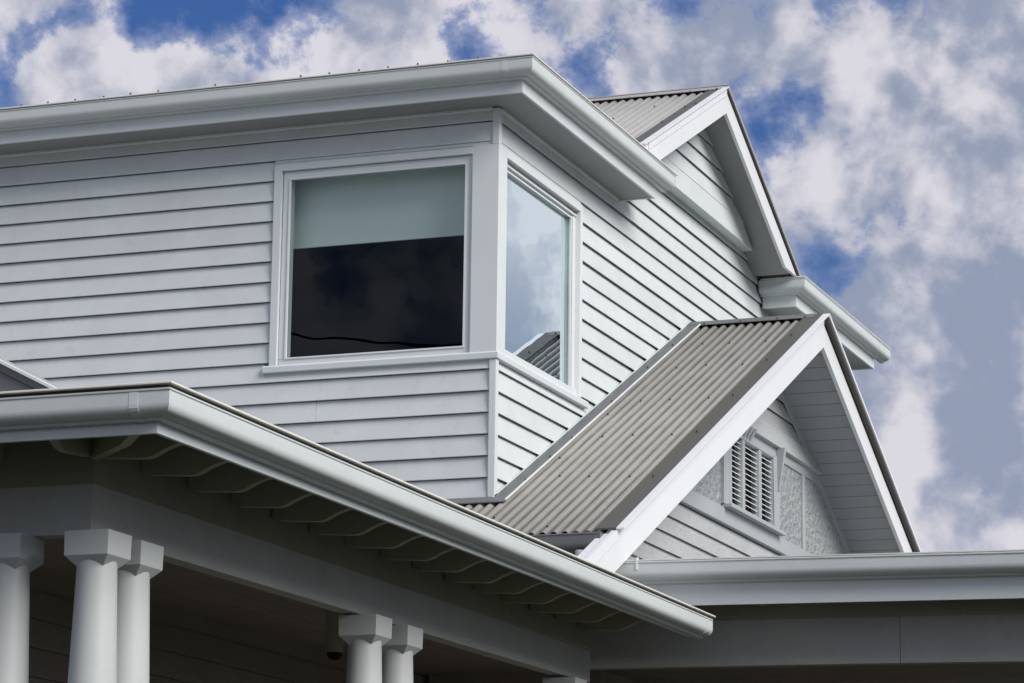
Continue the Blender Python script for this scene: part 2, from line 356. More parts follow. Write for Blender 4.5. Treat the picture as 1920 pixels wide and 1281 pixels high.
# room seen through the glass
r = MB(); x0,x1,y0,y1,z0,z1 = -5.5,-.131,.131,4.2,5.6,8.0
r.add([(x0,y0,z0),(x1,y0,z0),(x1,y1,z0),(x0,y1,z0),(x0,y0,z1),(x1,y0,z1),(x1,y1,z1),(x0,y1,z1)], [(0,1,2,3),(4,5,6,7),(2,3,7,6),(3,0,4,7)])
r.build('room_lining', 'room', house)
MB().box(-.122, -.119, .17, 1.80, 7.16, 7.76).build('blind', 'blind', win2)

# ---- upper eaves --------------------------------------------------
QUAD = [(0,-.135),(.034,-.135),(.040,-.130),(.042,-.121),(.070,-.118),(.090,-.110),(.104,-.098),(.112,-.084),(.114,-.068),(.114,-.012),
        (.119,-.008),(.120,-.002),(.115,.002),(.109,-.001),(.109,-.060),(.104,-.075),(.093,-.089),(.076,-.102),(.056,-.112),(.036,-.117),(.032,-.129),(.004,-.129),(.004,-.01),(0,-.01)]
CAPP = [(0,-.135),(.034,-.135),(.040,-.130),(.042,-.121),(.070,-.118),(.090,-.110),(.104,-.098),(.112,-.084),(.114,-.068),(.114,-.002),(0,-.002)]
def gutter(path, lip, s=1., ends=(False, True), name='gutter', mat='gutter', label=None, joints=()):
    o = MB().sweep([(d*s, lip+z*s) for d, z in QUAD], path).build(name, mat, house, smooth=True, label=label)
    outer = [(d*s*1.0+.0018*(1 if d > .02 else 0), lip+z*s-(.003 if z < -.03 else 0)) for d, z in CAPP]
    for (i0, t) in joints:
        a, b_ = path[i0], path[i0+1]; q = math.hypot(a[0]-b_[0], a[1]-b_[1]); w_ = .022/q
        def pt(t):
            mx, my = (0, -1) if abs(a[1]-b_[1]) < 1e-6 else (1, 0)
            return (a[0]+(b_[0]-a[0])*t, a[1]+(b_[1]-a[1])*t, mx, my, a[4]+(b_[4]-a[4])*t)
        MB().sweep(outer, [pt(t-w_), pt(t+w_)]).build('joint_sleeve', mat, o)
    for e, idx, nx in ((ends[0], 0, 1), (ends[1], -1, -2)):
        if not e: continue
        a, b_ = path[idx], path[nx]; dx, dy = a[0]-b_[0], a[1]-b_[1]; q = math.hypot(dx, dy); dx /= q; dy /= q
        p0 = list(a); p1 = list(a); p0[0] -= dx*.001; p0[1] -= dy*.001; p1[0] += dx*.004; p1[1] += dy*.004
        MB().sweep([(d*s*1.03, lip+z*s*1.02) for d, z in CAPP], [p0, p1]).build('stop_end', mat, o, smooth=False)
    return o
def fascia(path, z0, z1, t=.022, mat='trim'):
    return MB().sweep([(-t, z0), (0, z0), (0, z1), (-t, z1)], path).build('fascia', mat, house, bevel=.003)
def sheet_edge(path, d, z, t=.012, back=.05, mat='edge'):
    return MB().sweep([(d-back, z-t+.004), (d-.004, z-t), (d, z-t+.003), (d, z-.002), (d-.003, z), (d-back, z+.002)], path).build('roof_edge', mat, house)
UL = .30
pathU = [(XL, -UL, 0, -1, 0), (UL, -UL, 1, -1, 0), (UL, 2.83, 1, 0, 0)]
fascia(pathU, 8.088, 8.30)
pathG = [(XL, -UL-.001, 0, -1, 0), (UL+.001, -UL-.001, 1, -1, 0), (UL+.001, 3.0, 1, 0, 0)]
gutter(pathG, 8.319, joints=((0, .985),))
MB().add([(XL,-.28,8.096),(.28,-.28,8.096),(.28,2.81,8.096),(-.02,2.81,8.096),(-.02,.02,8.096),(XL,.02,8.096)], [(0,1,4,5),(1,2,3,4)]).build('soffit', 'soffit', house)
MB().box(-.02, .299, 2.808, 2.83, 8.089, 8.33).build('eave_end', 'trim', house)
sheet_edge([(XL, -UL, 0, -1, 0), (UL, -UL, 1, -1, 0), (UL, 3.04, 1, 0, 0)], .127, 8.337)
rf = MB(); e = .427
rf.add([(XL,-e+.03,8.336),(e-.03,-e+.03,8.336),(e-.03,3.02,8.336),(-1.5,1.5,8.46),(XL,1.5,8.46),(-1.5,3.02,8.46)], [(0,1,3,4),(1,2,5,3)])
roofU = rf.build('upper_roof', 'roof', house)
sm = MB().lathe((0,0,0), [(.0,.016),(.005,.016),(.0065,.004),(.011,.003),(.011,-.002)], 10); SCR = sm.build('roof_screw', 'screw', roofU)
SCR.location = (.05, -.33, 8.345)
def screw(par, p, rot=None, s=1.):
    o = SCR.copy(); COL.objects.link(o); o.parent = par; o.location = p
    if rot: o.rotation_euler = rot
    s *= .8; o.scale = (s, s, s); return o
for i in range(26):
    if i in (7, 8, 10): continue
    screw(roofU, (-.02-.238*i+random.uniform(-.006,.006), -.375, 8.348+random.uniform(-.003,.002)), None, 1.5)
SCR.location = (-.24, -.375, 8.345)

# ---- upper gable --------------------------------------------------
YR, ZR, K = 4.61, 9.565, .497
def topU(y): return ZR-K*abs(y-YR)
def corrugated(name, x0, x1, phase, ya, yb, zf, par, mat='roof', amp=.016, pitch=.0817):
    n = int((x1-x0)/pitch*14)+1; vs = []; fs = []
    for i in range(n+1):
        x = x0+(x1-x0)*i/n; c = math.cos(2*math.pi*(x-phase)/pitch); h = amp*(1-2*((1-c)/2)**1.7) - amp
        vs += [(x, ya, zf(ya)+h), (x, yb, zf(yb)+h)]
    for i in range(n): fs.append((2*i, 2*i+2, 2*i+3, 2*i+1))
    o = MB().add(vs, fs).build(name, mat, par, smooth=True, ang=60)
    md = o.modifiers.new('thickness', 'SOLIDIFY'); md.thickness = .0015; md.offset = -1
    return o
FX, BX = .404, .378
def slope_strip(name, mat, x0, x1, ya, yb, top, t, par=house, lift=0., bevel=0.):
    za, zb_ = top(ya)+lift, top(yb)+lift
    b = MB(); b.hexa([(x0,ya,za-t),(x1,ya,za-t),(x1,yb,zb_-t),(x0,yb,zb_-t)], [(x0,ya,za),(x1,ya,za),(x1,yb,zb_),(x0,yb,zb_)])
    return b.build(name, mat, par, bevel=bevel)
ugr = corrugated('gable_roof', -2.6, .30, .263, 2.25, YR-.03, lambda y: topU(y)-.012, house)
corrugated('roof_sheet', -2.6, .30, .263, YR+.03, 6.97, lambda y: topU(y)-.012, ugr)
slope_strip('verge_flashing', 'verge', .235, .345, 2.25, YR, topU, .010, ugr)
slope_strip('verge_flashing', 'verge', .235, .345, YR, 6.97, topU, .010, ugr)
slope_strip('barge_cap', 'white', .345, FX, 2.25, YR, topU, .012, ugr, .002)
slope_strip('barge_cap', 'roof', .345, FX, YR, 6.99, topU, .030, ugr, .002)
slope_strip('ridge_cap', 'roof', -2.6, .36, YR-.115, YR, lambda y: topU(y), .006, ugr, .010)
slope_strip('ridge_cap', 'roof', -2.6, .36, YR, YR+.115, lambda y: topU(y), .006, ugr, .010)
MB().lathe((0,0,0), [(0,0)], 3)
rr = MB(); rr.prism([(YR+.012*math.cos(a*math.pi/4), ZR+.012+.010*math.sin(a*math.pi/4)) for a in range(8)], 'x', -2.6, .405); rr.build('ridge_roll', 'roof', ugr)
def barge(x0, x1, ya, yb, top, d0, d1, mat='white', name='barge_board', bevel=.003):
    b = MB(); b.hexa([(x0,ya,top(ya)-d1),(x1,ya,top(ya)-d1),(x1,yb,top(yb)-d1),(x0,yb,top(yb)-d1)], [(x0,ya,top(ya)-d0),(x1,ya,top(ya)-d0),(x1,yb,top(yb)-d0),(x0,yb,top(yb)-d0)])
    return b.build(name, mat, house, bevel=bevel)
MB().prism([(2.25,8.362),(2.68,8.362),(YR-.0005,ZR-.245),(YR-.0005,ZR-.013),(2.25,topU(2.25)-.013)], 'x', .350, BX).build('barge_board', 'white', house)
slope_strip('verge_shade', 'screw', .352, .392, YR+.001, 6.93, lambda y: topU(y)-.030, .011, ugr)  # solid dark strip standing in for the shade under the cap
MB().prism([(YR+.0005,ZR-.050),(YR+.0005,ZR-.245),(6.53,8.365),(6.915,8.365)], 'x', .350, BX).build('barge_board', 'white', house)
barge(BX+.001, BX+.008, 2.40, YR-.001, topU, .013, .085, name='barge_strip')
# soffit of the upper gable
for ya, yb in ((2.75, YR), (YR, 6.78)):
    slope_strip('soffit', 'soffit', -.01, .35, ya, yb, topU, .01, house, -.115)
# gable boards (stand 0.1 m proud of the side wall), belly band at the foot
GX = .10
def rake(z, d=.125): return (YR-(ZR-d-z)/K, YR+(ZR-d-z)/K)
gw = MB(); a, c = rake(8.52); gw.add([(GX-.055, a, 8.52), (GX-.055, c, 8.52), (GX-.055, YR, ZR-.125)], [(0,1,2)]); ugw = gw.build('gable_wall', 'board', house)
a, c = rake(8.56)
gz = [8.705, 8.865, 9.025, 9.185, 9.345]
MB().hexa([(-.03, a, 8.51), (GX+.004, a, 8.51), (GX+.004, c, 8.51), (-.03, c, 8.51)], [(-.03, rake(8.706)[0], 8.706), (GX-.004, rake(8.706)[0], 8.706), (GX-.004, rake(8.706)[1], 8.706), (-.03, rake(8.706)[1], 8.706)]).build('belly_band', 'board', ugw, bevel=.004)
for z0 in gz[:-1]:
    a0, c0 = rake(z0); a1, c1 = rake(z0+.16)
    sboard(ugw, a0, c0, z0, z0+.16, X=GX, yb=(a1, c1))
for t_ in (2.85, 3.35, 3.9):
    pass
for xs, ys in ((.262, 4.43), (.262, 3.76), (.262, 3.12), (.33, 4.48), (.33, 3.86), (.10, 4.44), (.02, 4.44), (-.22, 4.44), (-.47, 4.44), (-.06, 3.9), (-.3, 3.5)):
    screw(ugr, (xs, ys, topU(ys)+.004+(.006 if ys > 4.4 else 0)), (math.atan(K), 0, 0))

# ---- return eave behind the upper gable ---------------------------
RY = 7.016; RX = .345
pathR = [(.012, RY, 0, -1, 0), (RX, RY, 1, -1, 0), (RX, 10.06, 1, 0, 0)]
fascia(pathR, 8.100, 8.32)
gutter([(.012, RY-.001, 0, -1, 0), (RX+.001, RY-.001, 1, -1, 0), (RX+.001, 10.30, 1, 0, 0)], 8.347, ends=(True, True))
sheet_edge([(.03, RY, 0, -1, 0), (RX, RY, 1, -1, 0), (RX, 10.34, 1, 0, 0)], .124, 8.362)
MB().box(-.02, RX-.02, RY+.02, 10.04, 8.108, 8.118).build('soffit', 'soffit', house)
MB().box(-.02, RX-.001, 10.038, 10.06, 8.101, 8.34).build('eave_end', 'trim', house)
MB().add([(RX+.12,RY-.1,8.36),(RX+.12,10.32,8.36),(-2.5,10.32,8.46),(-2.5,RY-.1,8.46)], [(0,1,2,3)]).build('rear_roof', 'roof', house)

# ---- lower gable --------------------------------------------------
Y2, Z2, K2 = 4.72, 7.461, .4875
def top2(y): return Z2-(K2*(Y2-y) if y < Y2 else .478*(y-Y2))
YE = -.80
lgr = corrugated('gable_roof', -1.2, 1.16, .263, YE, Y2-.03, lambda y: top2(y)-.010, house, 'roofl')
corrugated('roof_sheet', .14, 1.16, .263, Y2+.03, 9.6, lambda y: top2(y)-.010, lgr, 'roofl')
slope_strip('wall_flashing', 'flash', .0, .128, -.05, Y2, top2, .008, lgr, .008)
MB().hexa([(.003,-.03,top2(-.03)),(.010,-.03,top2(-.03)),(.010,Y2,top2(Y2)),(.003,Y2,top2(Y2))],[(.003,-.03,top2(-.03)+.016),(.010,-.03,top2(-.03)+.016),(.010,Y2,top2(Y2)+.016),(.003,Y2,top2(Y2)+.016)]).build('flashing_upstand', 'trim', lgr)
slope_strip('flashing_lip', 'white', .124, .138, -.10, Y2-.10, top2, .010, lgr, .016)
slope_strip('apron_flashing', 'flash', -2.2, .135, -.125, -.012, top2, .008, lgr, .010)
MB().prism([(-.014, 5.10), (-.008, 5.10), (-.008, 5.155), (-.014, 5.155)], 'x', -2.2, .0).build('flashing_upstand', 'flash', lgr)
slope_strip('verge_flashing', 'verge', 1.060, 1.213, YE-.02, Y2, top2, .012, lgr, .006)
slope_strip('verge_flashing', 'verge', 1.060, 1.213, Y2, 9.6, top2, .012, lgr, .006)
slope_strip('barge_cap', 'white', 1.213, 1.272, YE-.02, Y2, top2, .012, lgr, .004)
slope_strip('barge_cap', 'white', 1.213, 1.272, Y2, 9.6, top2, .030, lgr, .004)
slope_strip('verge_shade', 'screw', 1.2135, 1.256, Y2+.001, 9.5, lambda y: top2(y)-.0265, .030, lgr)  # dark filler imitating the shaded underside of the barge cap
MB().box(1.262, 1.272, 0, 0, 0, 0)
slope_strip('ridge_cap', 'flash', .004, 1.15, Y2-.115, Y2, top2, .006, lgr, .012)
slope_strip('ridge_cap', 'flash', .004, 1.15, Y2, Y2+.115, top2, .006, lgr, .012)
barge(1.178, 1.213, -1.62, Y2-.0005, top2, .014, .295); barge(1.178, 1.213, Y2+.0005, 9.5, top2, .075, .29)
barge(1.180, 1.209, Y2+.0005, 9.5, top2, .016, .074, mat='screw', name='verge_shade', bevel=0)
barge(1.214, 1.222, -1.60, Y2-.001, top2, .014, .09, name='barge_strip', bevel=.002)
barge(1.095, 1.177, -1.62, YE-.03, top2, .03, .15, name='barge_foot')
for ya, yb in ((-.2, Y2), (Y2, 9.3)):
    pass
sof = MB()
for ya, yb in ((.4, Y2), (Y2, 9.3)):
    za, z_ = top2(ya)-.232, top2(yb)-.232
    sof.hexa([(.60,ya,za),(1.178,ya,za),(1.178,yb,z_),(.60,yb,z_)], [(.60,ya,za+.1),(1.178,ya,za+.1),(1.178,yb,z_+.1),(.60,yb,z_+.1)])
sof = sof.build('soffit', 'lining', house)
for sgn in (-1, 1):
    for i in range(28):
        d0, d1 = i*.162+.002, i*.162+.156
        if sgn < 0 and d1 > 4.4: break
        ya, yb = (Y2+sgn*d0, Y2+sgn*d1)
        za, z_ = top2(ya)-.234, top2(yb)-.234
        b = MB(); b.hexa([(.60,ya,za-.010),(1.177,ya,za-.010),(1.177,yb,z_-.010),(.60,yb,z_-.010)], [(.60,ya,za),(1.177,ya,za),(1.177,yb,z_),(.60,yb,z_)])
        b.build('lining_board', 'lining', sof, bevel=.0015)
# gable end wall
LX = .67
def rk(z, d=.242): return (Y2-(Z2-d-z)/K2, Y2+(Z2-d-z)/.478)
gw = MB(); P = [rk(4.7)[0], rk(4.7)[1]]
def poly(z0, z1, ya=None, yb=None):
    pts = [(rk(z0)[0] if ya is None else ya, z0), (rk(z0)[1] if yb is None else yb, z0)]
    pts += [(rk(z1)[1] if yb is None else yb, z1), (rk(z1)[0] if ya is None else ya, z1)]
    return pts
gw.prism(poly(4.7, 5.62), 'x', LX-.12, LX-.054)
gw.prism(poly(6.34, 7.21), 'x', LX-.12, LX-.054)
gw.prism([(rk(5.62)[0],5.62),(3.62,5.62),(3.62,min(6.34,top2(3.62)-.242)),(rk(6.34)[0],6.34)] if rk(6.34)[0] < 3.62 else [(rk(5.62)[0],5.62),(3.62,5.62),(3.62,6.34)], 'x', LX-.12, LX-.054)
gw.prism(poly(5.62, 6.34, ya=4.98), 'x', LX-.12, LX-.054)
lgw = gw.build('gable_wall', 'shadedboard', house)
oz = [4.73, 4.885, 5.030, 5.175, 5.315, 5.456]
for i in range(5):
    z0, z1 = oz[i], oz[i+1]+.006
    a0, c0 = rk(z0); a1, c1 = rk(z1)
    sboard(lgw, a0, c0, z0, z1, X=LX, yb=(a1, c1), mat='shadedboard')
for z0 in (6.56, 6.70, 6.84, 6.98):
    a0, c0 = rk(z0); a1, c1 = rk(z0+.14); sboard(lgw, a0, c0, z0, z0+.14, X=LX, yb=(a1, c1), mat='shadedboard')
MB().prism(poly(5.470, 5.600), 'x', LX-.03, LX+.022).build('skirt_board', 'shadedtrim', lgw, bevel=.003)
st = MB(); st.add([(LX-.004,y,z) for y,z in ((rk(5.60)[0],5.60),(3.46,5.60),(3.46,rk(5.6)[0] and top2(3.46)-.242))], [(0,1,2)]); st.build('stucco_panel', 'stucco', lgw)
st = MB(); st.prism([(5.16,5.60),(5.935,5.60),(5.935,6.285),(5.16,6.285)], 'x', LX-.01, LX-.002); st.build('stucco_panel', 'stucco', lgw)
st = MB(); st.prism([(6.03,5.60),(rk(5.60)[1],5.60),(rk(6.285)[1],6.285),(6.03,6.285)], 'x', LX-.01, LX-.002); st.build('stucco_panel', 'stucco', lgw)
MB().box(LX-.02, LX+.016, 5.935, 6.03, 5.60, 6.285).build('cover_strip', 'shadedtrim', lgw, bevel=.003)
MB().prism(poly(6.285, 6.40, ya=3.9), 'x', LX-.02, LX+.012).build('head_board', 'shadedtrim', lgw, bevel=.003)
def raked_strip(ya, yb):
    b = MB(); b.hexa([(LX-.005,ya,top2(ya)-.30),(LX+.014,ya,top2(ya)-.30),(LX+.014,yb,top2(yb)-.30),(LX-.005,yb,top2(yb)-.30)],
                     [(LX-.005,ya,top2(ya)-.243),(LX+.014,ya,top2(ya)-.243),(LX+.014,yb,top2(yb)-.243),(LX-.005,yb,top2(yb)-.243)])
    b.build('rake_mould', 'shadedtrim', lgw)
raked_strip(Y2, 8.6)
bb = MB(); a0, c0 = rk(6.37); a1, c1 = rk(6.555)
bb.hexa([(LX-.03,a0,6.375),(LX+.055,a0,6.375),(LX+.055,c0,6.375),(LX-.03,c0,6.375)], [(LX-.03,a1,6.555),(LX+.012,a1,6.555),(LX+.012,c1,6.555),(LX-.03,c1,6.555)])
bb.build('belly_band', 'shadedboard', lgw, bevel=.004)
# louvred vent
v = MB(); v.box(LX-.06, LX+.030, 3.60, 3.668, 5.632, 6.27).box(LX-.06, LX+.030, 4.945, 5.00, 5.632, 6.27).box(LX-.06, LX+.030, 3.668, 4.945, 6.262, 6.30).box(LX-.06, LX+.030, 3.668, 4.945, 5.632, 5.668)
vent = v.build('gable_vent', 'shadedtrim', house, bevel=.004, label='louvred gable vent in three bays')
MB().box(LX-.02, LX+.028, 3.45, 3.598, 5.632, 6.30).build('vent_stile', 'shadedtrim', vent, bevel=.003)
MB().box(LX-.02, LX+.020, 5.002, 5.165, 5.632, 6.30).build('vent_stile', 'shadedtrim', vent, bevel=.003)
MB().box(LX-.02, LX+.085, 3.47, 5.13, 5.603, 5.630).build('sill', 'shadedtrim', vent, bevel=.003)
for y0 in (4.00, 4.50): MB().box(LX-.05, LX+.026, y0, y0+.075, 5.668, 6.262).build('mullion', 'shadedtrim', vent, bevel=.006)
MB().box(LX-.062, LX-.050, 3.64, 4.97, 5.64, 6.29).build('vent_shade_sheet', 'black', vent)  # near-black sheet standing in for the dark cavity behind the slats
for (a, c) in ((3.668, 4.0), (4.075, 4.5), (4.575, 4.945)):
    for i in range(13):
        z = 5.675+i*.0452
        b = MB(); b.hexa([(LX-.028,a,z+.020),(LX+.006,a,z),(LX+.006,c,z),(LX-.028,c,z+.020)], [(LX-.028,a,z+.024),(LX+.006,a,z+.0065),(LX+.006,c,z+.0065),(LX-.028,c,z+.024)])
        b.build('slat', 'white', vent)
for yb, zl in ((5.075, 6.0), (3.98, 6.27), (4.07, 6.27), (4.16, 6.27)):
    MB().add([(LX+.014,yb,6.375),(LX+.014,yb+.07,6.375),(LX+.09,yb,6.375),(LX+.09,yb+.07,6.375),(LX+.014,yb+.02,zl),(LX+.014,yb+.05,zl),(LX+.03,yb+.02,zl),(LX+.03,yb+.05,zl)],
             [(0,1,3,2),(4,6,7,5),(0,2,6,4),(1,5,7,3),(2,3,7,6),(0,4,5,1)]).build('bracket', 'shadedtrim', lgw)
# roof screws of the lower gable
rot = (math.atan(K2), 0, 0)
for (x, y) in ((.088,3.96),(.09,3.276),(.112,2.30),(.115,1.35),(.109,.89),(.118,.34),(1.115,4.04),(1.115,3.28),(1.12,2.285),(1.12,1.33),(1.12,.274)):
    screw(lgr, (x, y, top2(y)+.012), rot)
for (k_, ys) in ((.263+.0817, (4.0, 3.27, 2.33, 1.4, .45)), (.263+.0817*4, (3.97, 3.3, 2.32, 1.4, .4)), (.263+.0817*8, (3.95, 3.25, 2.3, 1.35, .35)), (.263+.0817*5, (-.70,)), (.263-.0817, (-.45, .9, 2.0))):
    for y in ys: screw(lgr, (k_, y, top2(y)-.006), rot)
for x in (.17, .50, .83, 1.08): screw(lgr, (x, Y2-.105, top2(Y2-.105)+.016), rot)
# its gutter and downpipe
gutter([(-1.2, YE-.012, 0, -1, 0), (1.13, YE-.012, 0, -1, 0)], 4.722, s=.95, ends=(False, True), mat='flash')
MB().prism([(YE-.012, 4.60),(YE+.01, 4.60),(YE+.01,4.70),(YE-.012,4.70)], 'x', -1.2, 1.09).build('fascia', 'flash', house)
dp = MB().lathe((.98, -.88, 4.15), [(.036,0),(.036,.36),(.041,.36),(.041,.40),(.037,.40),(.037,.46)], 20).build('downpipe', 'gutter', house, smooth=True)

# ---- verandah roof C (street side and long side) -------------------
CX, CY = 1.737, -8.553
fall = -.035
cu = 1.0
pathC = [(XL, CY, 0, -1, 0), (CX, CY, 1, -1, 0), (CX, -.78, 1, 0, .01)]
MB().sweep([(-.022, 3.998), (0, 3.998), (0, 4.15), (-.022, 4.15)], pathC).build('fascia', 'trim', house, bevel=.003)
gutter([(XL, CY-.001, 0, -1, 0), (CX+.001, CY-.001, 1, -1, 0), (CX+.001, -.66, 1, 0, fall)], 4.173, s=.93, label='long verandah gutter', joints=((0, .992), (1, .988)))
MB().sweep([(.075, 4.188), (.118, 4.189), (.121, 4.192), (.121, 4.199), (.118, 4.201), (.075, 4.205)], [(XL, CY, 0, -1, 0), (CX, CY, 1, -1, 0), (CX, -.625, 1, 0, fall)]).build('roof_edge', 'edge', house)
MB().sweep([(.0, 4.155), (.095, 4.150), (.095, 4.186), (.0, 4.19)], [(XL, CY, 0, -1, 0), (CX, CY, 1, -1, 0), (CX, -.64, 1, 0, fall)]).build('roof_underlay', 'screw', house)
e = .09
vr = MB()
zc = 4.195
A=(XL,CY-e,zc); B=(CX+e,CY-e,zc); Cc=(CX+e,-.70,zc+fall); D=(0.,CY+CX,zc+.15*(CX+e)); E_=(XL,CY+CX,D[2]); F_=(0.,-.1,D[2]-.01); H=(XL,-.1,D[2]); G=(CX+e,-.62,zc+fall)
vr.add([A,B,D,E_,Cc,F_,H], [(0,1,2,3),(1,4,5,2),(3,2,5,6)])
croof = vr.build('verandah_roof', 'roof', house)
for (x, y) in ((1.77,-2.15),(1.77,-1.98),(1.77,-1.81),(1.77,-1.60)):
    screw(croof, (x, y, 4.195+.15*(CX+e-x)+fall*(y-CY)/7.9+.004), None, 1.15)
# dark timber lining under the roof, beam, frieze, rafters
vs = []
BXX, BYY = 1.068, -7.885
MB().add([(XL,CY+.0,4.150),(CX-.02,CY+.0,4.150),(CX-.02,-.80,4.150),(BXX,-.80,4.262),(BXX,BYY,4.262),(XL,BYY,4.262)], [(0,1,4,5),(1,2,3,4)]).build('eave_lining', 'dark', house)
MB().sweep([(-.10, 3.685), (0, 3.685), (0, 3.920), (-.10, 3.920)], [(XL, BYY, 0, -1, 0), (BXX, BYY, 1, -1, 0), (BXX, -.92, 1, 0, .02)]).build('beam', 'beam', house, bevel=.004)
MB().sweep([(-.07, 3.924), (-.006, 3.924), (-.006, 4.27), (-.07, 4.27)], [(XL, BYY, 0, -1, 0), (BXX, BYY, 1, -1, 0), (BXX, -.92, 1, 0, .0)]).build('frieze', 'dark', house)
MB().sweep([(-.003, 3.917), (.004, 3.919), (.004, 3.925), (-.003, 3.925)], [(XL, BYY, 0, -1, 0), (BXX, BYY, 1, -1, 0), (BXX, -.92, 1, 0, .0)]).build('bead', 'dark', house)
RAF = [(BXX+.001, 4.050), (BXX+.03, 4.044), (BXX+.045, 4.036), (1.30, 4.024), (1.335, 4.023), (1.36, 4.027), (1.385, 4.037), (1.42, 4.055), (1.47, 4.074), (1.54, 4.091), (1.62, 4.102), (1.713, 4.107), (1.713, 4.150), (BXX+.001, 4.255)]
r0 = MB().prism(RAF, 'y', -.0225, .0225).build('rafter', 'raft', house)
r0.location = (0, -7.87, 0)
for i in range(1, 15):
    o = r0.copy(); COL.objects.link(o); o.parent = house; o.location = (random.uniform(-.004,.004), -7.87+.482*i+random.uniform(-.008,.008), 0)
for i in range(14):
    o = r0.copy(); COL.objects.link(o); o.parent = house; o.rotation_euler = (0, 0, -math.pi/2)
    # rafter along -Y: local x -> world -Y
    o.location = (1.05-.482*i, BYY+BXX, 0)
b = MB(); d = .0225/math.sqrt(2)
pts = [(BXX+.001, 4.03), (1.40, 4.02), (1.69, 4.08), (1.69, 4.150), (BXX+.001, 4.255)]
vsa = [(x-d, BYY-(x-BXX)-d, z) for x, z in pts]; vsb = [(x+d, BYY-(x-BXX)+d, z) for x, z in pts]
n_ = len(pts)
b.add(vsa+vsb, [tuple(range(n_-1,-1,-1)), tuple(range(n_,2*n_))]+[(i,(i+1)%n_,n_+(i+1)%n_,n_+i) for i in range(n_)]); b.build('hip_rafter', 'raft', house)
# verandah ceiling and ground floor wall
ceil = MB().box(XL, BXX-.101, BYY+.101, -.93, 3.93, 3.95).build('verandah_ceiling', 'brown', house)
for i in range(46):
    x0 = BXX-.103-.135*i
    if x0 < -5: break
    MB().box(x0-.130, x0, BYY+.102, -.935, 3.918, 3.929).build('ceiling_board', 'brown', ceil, bevel=.0)
MB().box(XL, .55, -.93, 3.0, 3.93, 3.95).build('ceiling_panel', 'brown', ceil)
gwall = MB().box(-.75, -.65, -5.6, 3.0, 1.2, 3.92).box(XL, -.75, -5.6, -5.5, 1.2, 3.92).build('ground_floor_wall', 'brown', house)
for i in range(16):
    z0 = 1.25+i*.16
    b = MB(); b.add([(-.648,-5.62,z0),(-.624,-5.62,z0),(-.640,-5.62,z0+.155),(-.648,-5.62,z0+.155),(-.648,3,z0),(-.624,3,z0),(-.640,3,z0+.155),(-.648,3,z0+.155)], [(0,1,2,3),(7,6,5,4),(0,4,5,1),(1,5,6,2),(2,6,7,3),(3,7,4,0)])
    b.build('weatherboard', 'brown', gwall)
MB().box(XL, 1.4, -8.2, 3.0, 1.05, 1.2).build('verandah_floor', 'deck', house)
MB().box(XL+.1, 1.35, -8.15, 2.9, 0, 1.05).build('base', 'deck', house)
# columns
def column(x, y):
    h = 3.684-1.2
    c = MB().lathe((0,0,0), [(.150,0),(.150,.04),(.142,.05),(.140,.4),(.132,1.0),(.118,1.6),(.102,2.05),(.091,2.38),(.089,2.44)], 40).build('column', 'column', house, smooth=True)
    c.location = (x, y, 1.2)
    q = MB(); s_, t_ = .112, .046
    z2, z1_, z0_ = h, h-.113, h-.183
    q.add([(sx*t_, sy*t_, z0_) for sx, sy in ((-1,-1),(1,-1),(1,1),(-1,1))]+[(sx*s_, sy*s_, z1_) for sx, sy in ((-1,-1),(1,-1),(1,1),(-1,1))]+[(sx*(s_+.002), sy*(s_+.002), z2) for sx, sy in ((-1,-1),(1,-1),(1,1),(-1,1))],
          [(3,2,1,0),(0,1,5,4),(1,2,6,5),(2,3,7,6),(3,0,4,7),(4,5,9,8),(5,6,10,9),(6,7,11,10),(7,4,8,11),(8,9,10,11)])
    q.build('capital', 'column', c, bevel=.002)
    return c
COLS = [(1.105,-7.885),(.655,-7.895),(1.09,-7.535),(1.075,-4.725),(1.06,-4.235),(1.05,-1.37),(-1.9,-7.885),(-2.35,-7.885)]
for x, y in COLS: column(x, y)

# ---- verandah roof D (right) ----------------------------------------
XR = 6.5; f2 = -.0135*(XR-1.3)
MB().sweep([(-.022, 4.268), (0, 4.268), (0, 4.50), (-.022, 4.50)], [(.90, -.50, 0, -1, 0), (XR, -.50, 0, -1, f2)]).build('fascia', 'trim', house, bevel=.003)
gutter([(1.0, -.501, 0, -1, 0.004), (XR, -.501, 0, -1, f2)], 4.555, s=1.05, ends=(True, False))
MB().sweep([(.07, 4.563), (.120, 4.560), (.123, 4.563), (.123, 4.570), (.07, 4.574)], [(1.05, -.50, 0, -1, 0.003), (XR, -.50, 0, -1, f2)]).build('roof_edge', 'edge', house)
MB().box(1.290, 1.303, -.628, -.60, 4.50, 4.585).build('gutter_tab', 'white', house)
MB().add([(1.24,-.58,4.568),(XR,-.58,4.568+f2),(XR,11,4.568+f2+.35),(1.24,11,4.568+.35),(.70,-.58,4.568),(.70,11,4.92)], [(0,1,2,3),(4,0,3,5)]).build('side_verandah_roof', 'roof', house)
MB().sweep([(-.10, 3.895), (0, 3.895), (0, 4.225), (-.10, 4.225)], [(.60, -.12, 0, -1, 0), (3.0, -.12, 0, -1, f2*.33)]).build('beam', 'beam', house, bevel=.003)
MB().sweep([(-.10, 3.895), (0, 3.895), (0, 4.225), (-.10, 4.225)], [(3.003, -.12, 0, -1, f2*.33), (XR, -.12, 0, -1, f2)]).build('beam', 'beam', house, bevel=.003)
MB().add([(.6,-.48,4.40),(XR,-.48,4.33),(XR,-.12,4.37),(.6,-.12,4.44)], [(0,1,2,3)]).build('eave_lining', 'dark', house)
MB().add([(.6,-.123,4.212),(XR,-.123,4.142),(XR,-.123,4.45),(.6,-.123,4.45)], [(0,1,2,3)]).build('frieze', 'dark', house)
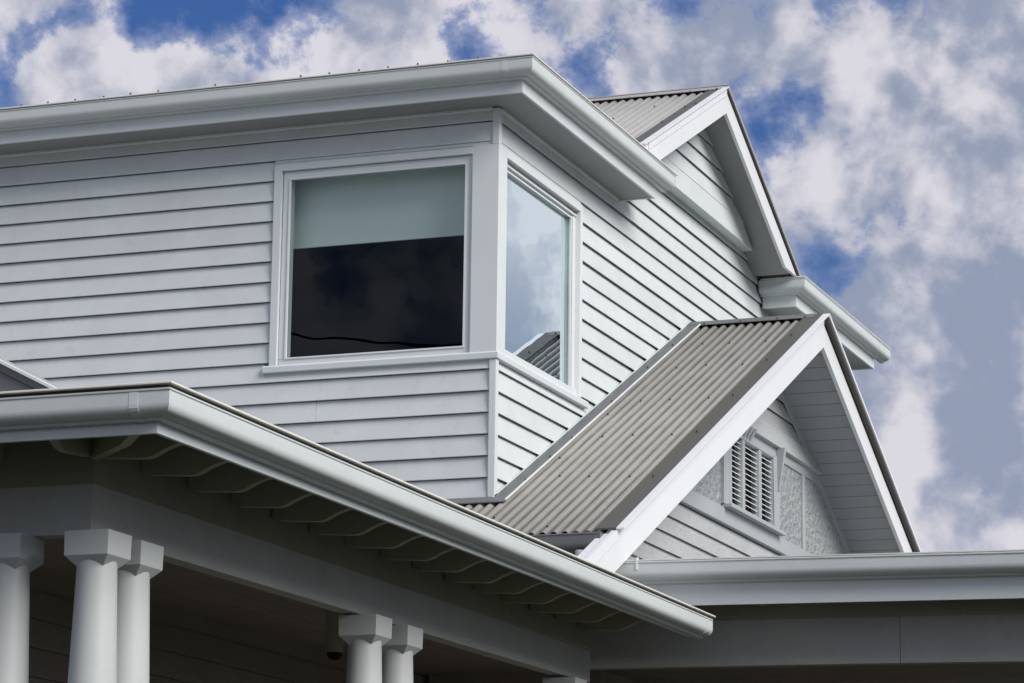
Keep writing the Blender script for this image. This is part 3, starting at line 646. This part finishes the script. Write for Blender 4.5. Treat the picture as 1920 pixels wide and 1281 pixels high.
for i in range(9):
    x = 1.45+.60*i
    MB().prism([(-.478,4.33),(-.478,4.40),(-.201,4.43),(-.201,4.28)], 'x', x, x+.045).build('rafter', 'raft', house)
ce2 = MB().box(.6, XR, -.02, 6.0, 3.97, 3.99).build('verandah_ceiling', 'brown', house)
for i in range(14):
    y0 = .0+.42*i
    MB().box(.62, XR, y0, y0+.412, 3.955, 3.969).build('ceiling_panel', 'brown', ce2)
MB().box(-.60, .72, 0.30, .36, 1.2, 4.7).build('ground_floor_wall', 'brown', house)
MB().box(1.2, XR, .8, 9, 0, 1.2).build('base', 'deck', house)
MB().box(.56, .64, .36, 9.6, 1.2, 4.75).build('ground_floor_wall', 'brown', house)

# ---- front gable wing at the left edge --------------------------------
GY = -6.0
def lt(x): return 4.822+.50*(-.243-x)
b = MB()
def lstrip(name, mat, y0, y1, d0, d1, xa=.0, xb=-3.2):
    q = MB(); q.hexa([(xa,y0,lt(xa)-d1),(xb,y0,lt(xb)-d1),(xb,y1,lt(xb)-d1),(xa,y1,lt(xa)-d1)], [(xa,y0,lt(xa)-d0),(xb,y0,lt(xb)-d0),(xb,y1,lt(xb)-d0),(xa,y1,lt(xa)-d0)])
    return q.build(name, mat, b2)
b2 = None
q = MB(); q.hexa([(0,GY+.05,lt(0)-.25),(-3.2,GY+.05,lt(-3.2)-.25),(-3.2,GY+.7,lt(-3.2)-.25),(0,GY+.7,lt(0)-.25)], [(0,GY+.05,lt(0)-.02),(-3.2,GY+.05,lt(-3.2)-.02),(-3.2,GY+.7,lt(-3.2)-.02),(0,GY+.7,lt(0)-.02)])
b2 = q.build('front_gable', 'roof', house)
lstrip('barge_cap', 'trim', GY-.03, GY+.1, 0, .016)
lstrip('barge_strip', 'flash', GY-.005, GY+.05, .016, .060)
lstrip('barge_board', 'flash', GY+.01, GY+.05, .064, .34)
o = screw(b2, (-.60, GY+.008, lt(-.6)-.16), (math.pi/2, 0, 0))

# ---- dome camera under the verandah ceiling --------------------------
dc = bpy.data.objects.new('dome_camera', None); COL.objects.link(dc); dc.location = (.30, -3.40, 3.915)
dc['label'] = 'small black dome camera under the dark verandah ceiling beside the left middle column'; dc['category'] = 'camera'
MB().lathe((0,0,0), [(0,0),(.055,0),(.058,-.02),(.050,-.24),(.05,-.26),(.0,-.26)], 24).build('mount', 'raft', dc, smooth=True)
MB().lathe((0,0,-.262), [(.048,0),(.047,-.012),(.040,-.028),(.026,-.041),(.0,-.047)], 24).build('dome', 'black', dc, smooth=True)

# ---- overhead cable across the street, seen as a reflection in the front window ----
pts = []
for i in range(41):
    x = -40+i*1.6; z = 13.75+.0052*(x+4)**2 
    pts.append((x, -34, z))
vs = []; fs = []
for p in pts:
    for a in range(6): vs.append((p[0], p[1]+0.026*math.cos(a*math.pi/3), p[2]+0.026*math.sin(a*math.pi/3)))
for i in range(40):
    for a in range(6): fs.append((i*6+a, i*6+(a+1) % 6, (i+1)*6+(a+1) % 6, (i+1)*6+a))
cb = MB().add(vs, fs).build('overhead_cable', 'black', None)
cb['label'] = 'dark overhead cable sagging across the street, reflected in the front window'; cb['category'] = 'cable'
